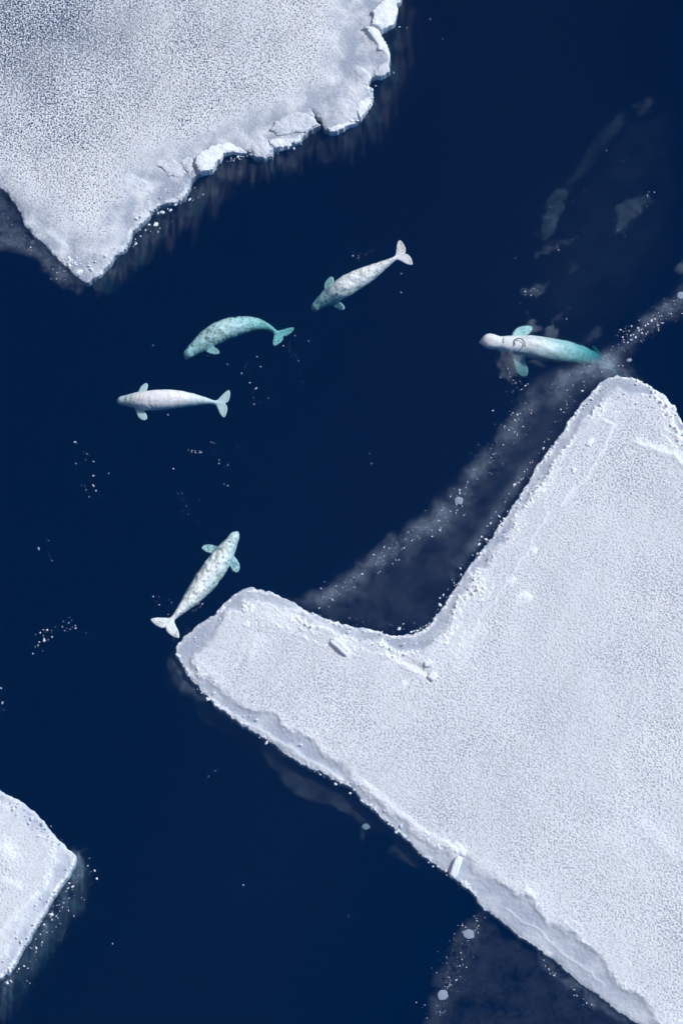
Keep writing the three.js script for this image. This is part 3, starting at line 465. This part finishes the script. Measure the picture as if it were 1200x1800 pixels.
function beluga(label, spine, o) {
  const root = thing('beluga_whale', label, 'whale', 'belugas swimming between the floes');
  const curve = new THREE.CatmullRomCurve3(spine.map(([a, b, y]) => P(a, b, y)), false, 'centripetal'); curve.arcLengthDivisions = 400;
  const L = curve.getLength(), fat = o.fat || 1, r = (t) => prof(t, WIDE) * fat;
  const flips = [1, -1].map((s, k) => { const [len, back, drop] = (o.flip && o.flip[k]) || [1, 0, 0.12]; return { s, drop, q: FLIP.map(([x, z]) => { const dz = (z - 0.06) * len * 1.35, dx = (x - 0.215) * 1.3; const c = Math.cos(back), sn = Math.sin(back); return [0.215 + dx * c + dz * sn, 0.06 + dz * c - dx * sn]; }) }; });
  const fl = FLUKE.concat(FLUKE.slice(1, -1).reverse().map(([x, z]) => [x, -z]));
  const sdf = (x, y, z) => {
    const t = clamp(x, 0.0, 0.97), w = r(t), h = prof(t, HIGH) * fat;
    const yc = t < 0.1 ? -0.004 * (1 - t / 0.1) : 0;
    const q = Math.hypot((y - yc) / h, z / w); let d = (q - 1) * Math.min(w, h);
    if (x < 0) d = Math.hypot(x, Math.max(0, d)) - 0.002; if (x > 0.97) d = Math.max(d, x - 0.975);
    if (x < 0.14) { // melon above, short beak below, a crease at the neck
      const m = Math.hypot((x - 0.062) / 0.046, (y - 0.018) / 0.038, z / 0.04) - 1; d = smin(d, m * 0.036, 0.018);
    }
    if (x > 0.85) { const a = -sdPoly(fl, x, z), th = 0.0085 - 0.03 * Math.max(0, Math.abs(z) - 0.05) * 0.5; d = smin(d, Math.max(a, Math.abs(y + (o.flukeBend || 0) * Math.abs(z)) - th), 0.014); }
    if (x > 0.12 && x < 0.36) for (const f of flips) { const zz = z * f.s; if (zz > 0.02) { const a = -sdPoly(f.q, x, zz); d = smin(d, Math.max(a, Math.abs(y + 0.028 + f.drop * (zz - 0.05)) - 0.0095), 0.012); } }
    return d;
  };
  const [pos, idx] = nets([-0.02, -0.15, -0.24, 1.035, 0.12, 0.24], 0.0055, sdf);
  const col = [], N = pos.length / 3, T = new THREE.Vector3(), C = new THREE.Vector3(), S = new THREE.Vector3(), U = new THREE.Vector3(), seed = spine[0][0];
  const place = (x, y, z) => {
    const u = clamp(x, 0, 0.999); curve.getPointAt(u, C); curve.getTangentAt(u, T); if (x > 0.999) C.addScaledVector(T, (x - 0.999) * L); if (x < 0) C.addScaledVector(T, x * L);
    S.set(0, 1, 0).cross(T).normalize(); U.copy(T).cross(S).normalize();
    const roll = (o.roll || 0) + (o.twist || 0) * sstep(0.6, 0.95, x), c = Math.cos(roll), s = Math.sin(roll);
    return new THREE.Vector3().copy(C).addScaledVector(U, (y * c - z * s) * L).addScaledVector(S, (y * s + z * c) * L);
  };
  for (let i = 0; i < N; i++) {
    const x = pos[3 * i], y = pos[3 * i + 1], z = pos[3 * i + 2];
    // folds of blubber and the wrinkled skin
    const lim = sstep(0.0, 0.04, x) * sstep(0.93, 0.8, x) * sstep(0.12, 0.095, Math.abs(z));
    const ring = Math.sin(x * 115 + 5 * noise3(x * 9 + seed, y * 14, z * 14)) * noise3(x * 12, y * 9 + seed, z * 9);
    const wr = 0.0035 * noise3(x * 26 + seed, y * 34, z * 34) + 0.0016 * noise3(x * 60, y * 60 + seed, z * 60);
    const k = 1 + lim * ((o.wrinkle || 1) * wr / 0.07 + 0.022 * ring * (o.rings || 0.5));
    const p = place(x, y * k, z * (1 + (k - 1) * 0.6));
    pos[3 * i] = p.x; pos[3 * i + 1] = p.y; pos[3 * i + 2] = p.z;
    // grey and yellowish mottling, with rippling sunlight painted into the skin as a pale net
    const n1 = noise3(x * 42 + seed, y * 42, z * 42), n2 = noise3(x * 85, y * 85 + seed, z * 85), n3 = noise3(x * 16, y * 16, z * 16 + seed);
    const causticNet = 1 - Math.abs(0.65 * n1 + 0.45 * n2) * 1.7;
    const mo = o.mottleCaustics ?? 0.6;
    let c = mix3(o.tone || [0.9, 0.88, 0.82], [0.32, 0.38, 0.39], clamp(mo * (0.66 - 1.1 * causticNet + 0.6 * n3)));
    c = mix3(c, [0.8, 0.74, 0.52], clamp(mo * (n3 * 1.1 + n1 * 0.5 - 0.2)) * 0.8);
    c = mix3(c, [0.93, 0.93, 0.88], clamp(mo * (causticNet - 0.56) * 3.6));
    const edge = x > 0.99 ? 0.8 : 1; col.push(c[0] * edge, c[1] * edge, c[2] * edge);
  }
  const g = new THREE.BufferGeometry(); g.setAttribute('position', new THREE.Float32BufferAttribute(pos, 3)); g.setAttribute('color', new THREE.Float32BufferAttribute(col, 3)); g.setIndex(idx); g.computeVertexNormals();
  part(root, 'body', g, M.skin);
  for (const s of [-1, 1]) { const e = new THREE.SphereGeometry(0.022, 10, 8); const p = place(0.098, 0.004, s * 0.049 * fat); e.translate(p.x, p.y, p.z); part(root, 'eye', e, M.dark); }
  { const pts = []; for (let a = -1.2; a <= 1.21; a += 0.3) pts.push(place(0.128 - 0.008 * Math.cos(a), prof(0.13, HIGH) * fat * 1.02, 0.012 * Math.sin(a))); part(root, 'blowhole', new THREE.TubeGeometry(new THREE.CatmullRomCurve3(pts), 14, 0.011, 6), M.dark); }
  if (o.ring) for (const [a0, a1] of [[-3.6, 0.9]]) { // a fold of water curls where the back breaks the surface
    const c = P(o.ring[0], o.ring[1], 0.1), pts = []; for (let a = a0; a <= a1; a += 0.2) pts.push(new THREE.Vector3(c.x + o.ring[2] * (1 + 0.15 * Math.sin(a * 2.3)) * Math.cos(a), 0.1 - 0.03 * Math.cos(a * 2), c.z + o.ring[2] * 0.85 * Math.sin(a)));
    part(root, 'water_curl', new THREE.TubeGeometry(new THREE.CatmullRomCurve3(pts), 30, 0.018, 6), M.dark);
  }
  return root;
}
beluga('white beluga with blue-tinted head under water and pale flukes out of it', [[549, 548, -1.05], [558, 538, -0.92], [580, 520, -0.62], [601, 507, -0.36], [625, 493, -0.28], [650, 480, -0.22], [674, 466, -0.12], [693, 455, -0.02], [713, 445, 0.06]], { mottleCaustics: 0.9, wrinkle: 1.5, rings: 0.5, flip: [[1, 0.1, 0.1], [0.95, 0.1, 0.1]], flukeBend: -0.1 });
beluga('teal mottled beluga fully under water, body curved like a bow', [[325, 631, -0.82], [337, 618, -0.77], [354, 604, -0.72], [375, 590, -0.67], [400, 578, -0.67], [420, 573, -0.72], [441, 570, -0.82], [460, 572, -0.97], [477, 579, -1.07], [487, 586, -1.07], [499, 592, -0.97]], { mottleCaustics: 1.25, wrinkle: 1.6, rings: 0.6, roll: 0.25, flip: [[0.75, 0.2, 0.3], [0.9, 0.0, 0.05]] });
beluga('smooth clean white beluga with its broad back out of the water', [[206, 707, -0.6], [220, 705, -0.48], [240, 704, -0.32], [260, 704, -0.24], [280, 703, -0.22], [300, 702, -0.24], [320, 702, -0.28], [340, 703, -0.32], [360, 705, -0.36], [380, 708, -0.4], [398, 710, -0.36]], { mottleCaustics: 0.25, wrinkle: 0.5, rings: 1.4, tone: [0.93, 0.87, 0.83], flip: [[1, -0.1, 0.1], [1, 0.1, 0.1]] });
beluga('beluga surfacing head first while its tail sinks out of sight', [[841, 601, -0.3], [867, 603, -0.22], [891, 605, -0.22], [917, 607, -0.34], [943, 611, -0.44], [970, 616, -0.66], [998, 621, -1.05], [1026, 627, -1.75], [1050, 634, -2.8], [1068, 640, -4.0]], { fat: 0.68, ring: [912, 603, 0.2], mottleCaustics: 0.4, wrinkle: 0.9, rings: 0.3, tone: [0.8, 0.8, 0.76], flip: [[0.5, -0.15, 0.02], [0.6, 0, 0.9]] });
beluga('pale mottled beluga diving past the pointed end of the forked floe', [[418, 934, -0.4], [411.5, 946, -0.42], [398, 967, -0.42], [387, 985, -0.4], [373, 1005, -0.4], [360, 1023, -0.38], [343, 1044, -0.3], [324, 1066, -0.22], [310, 1081, -0.14], [300, 1092, -0.08], [290, 1105, -0.05]], { mottleCaustics: 1.15, wrinkle: 1.5, rings: 0.4, flip: [[0.9, 0.1, 0.1], [1, -0.25, 0.05]] });

renderer.render(scene, camera);
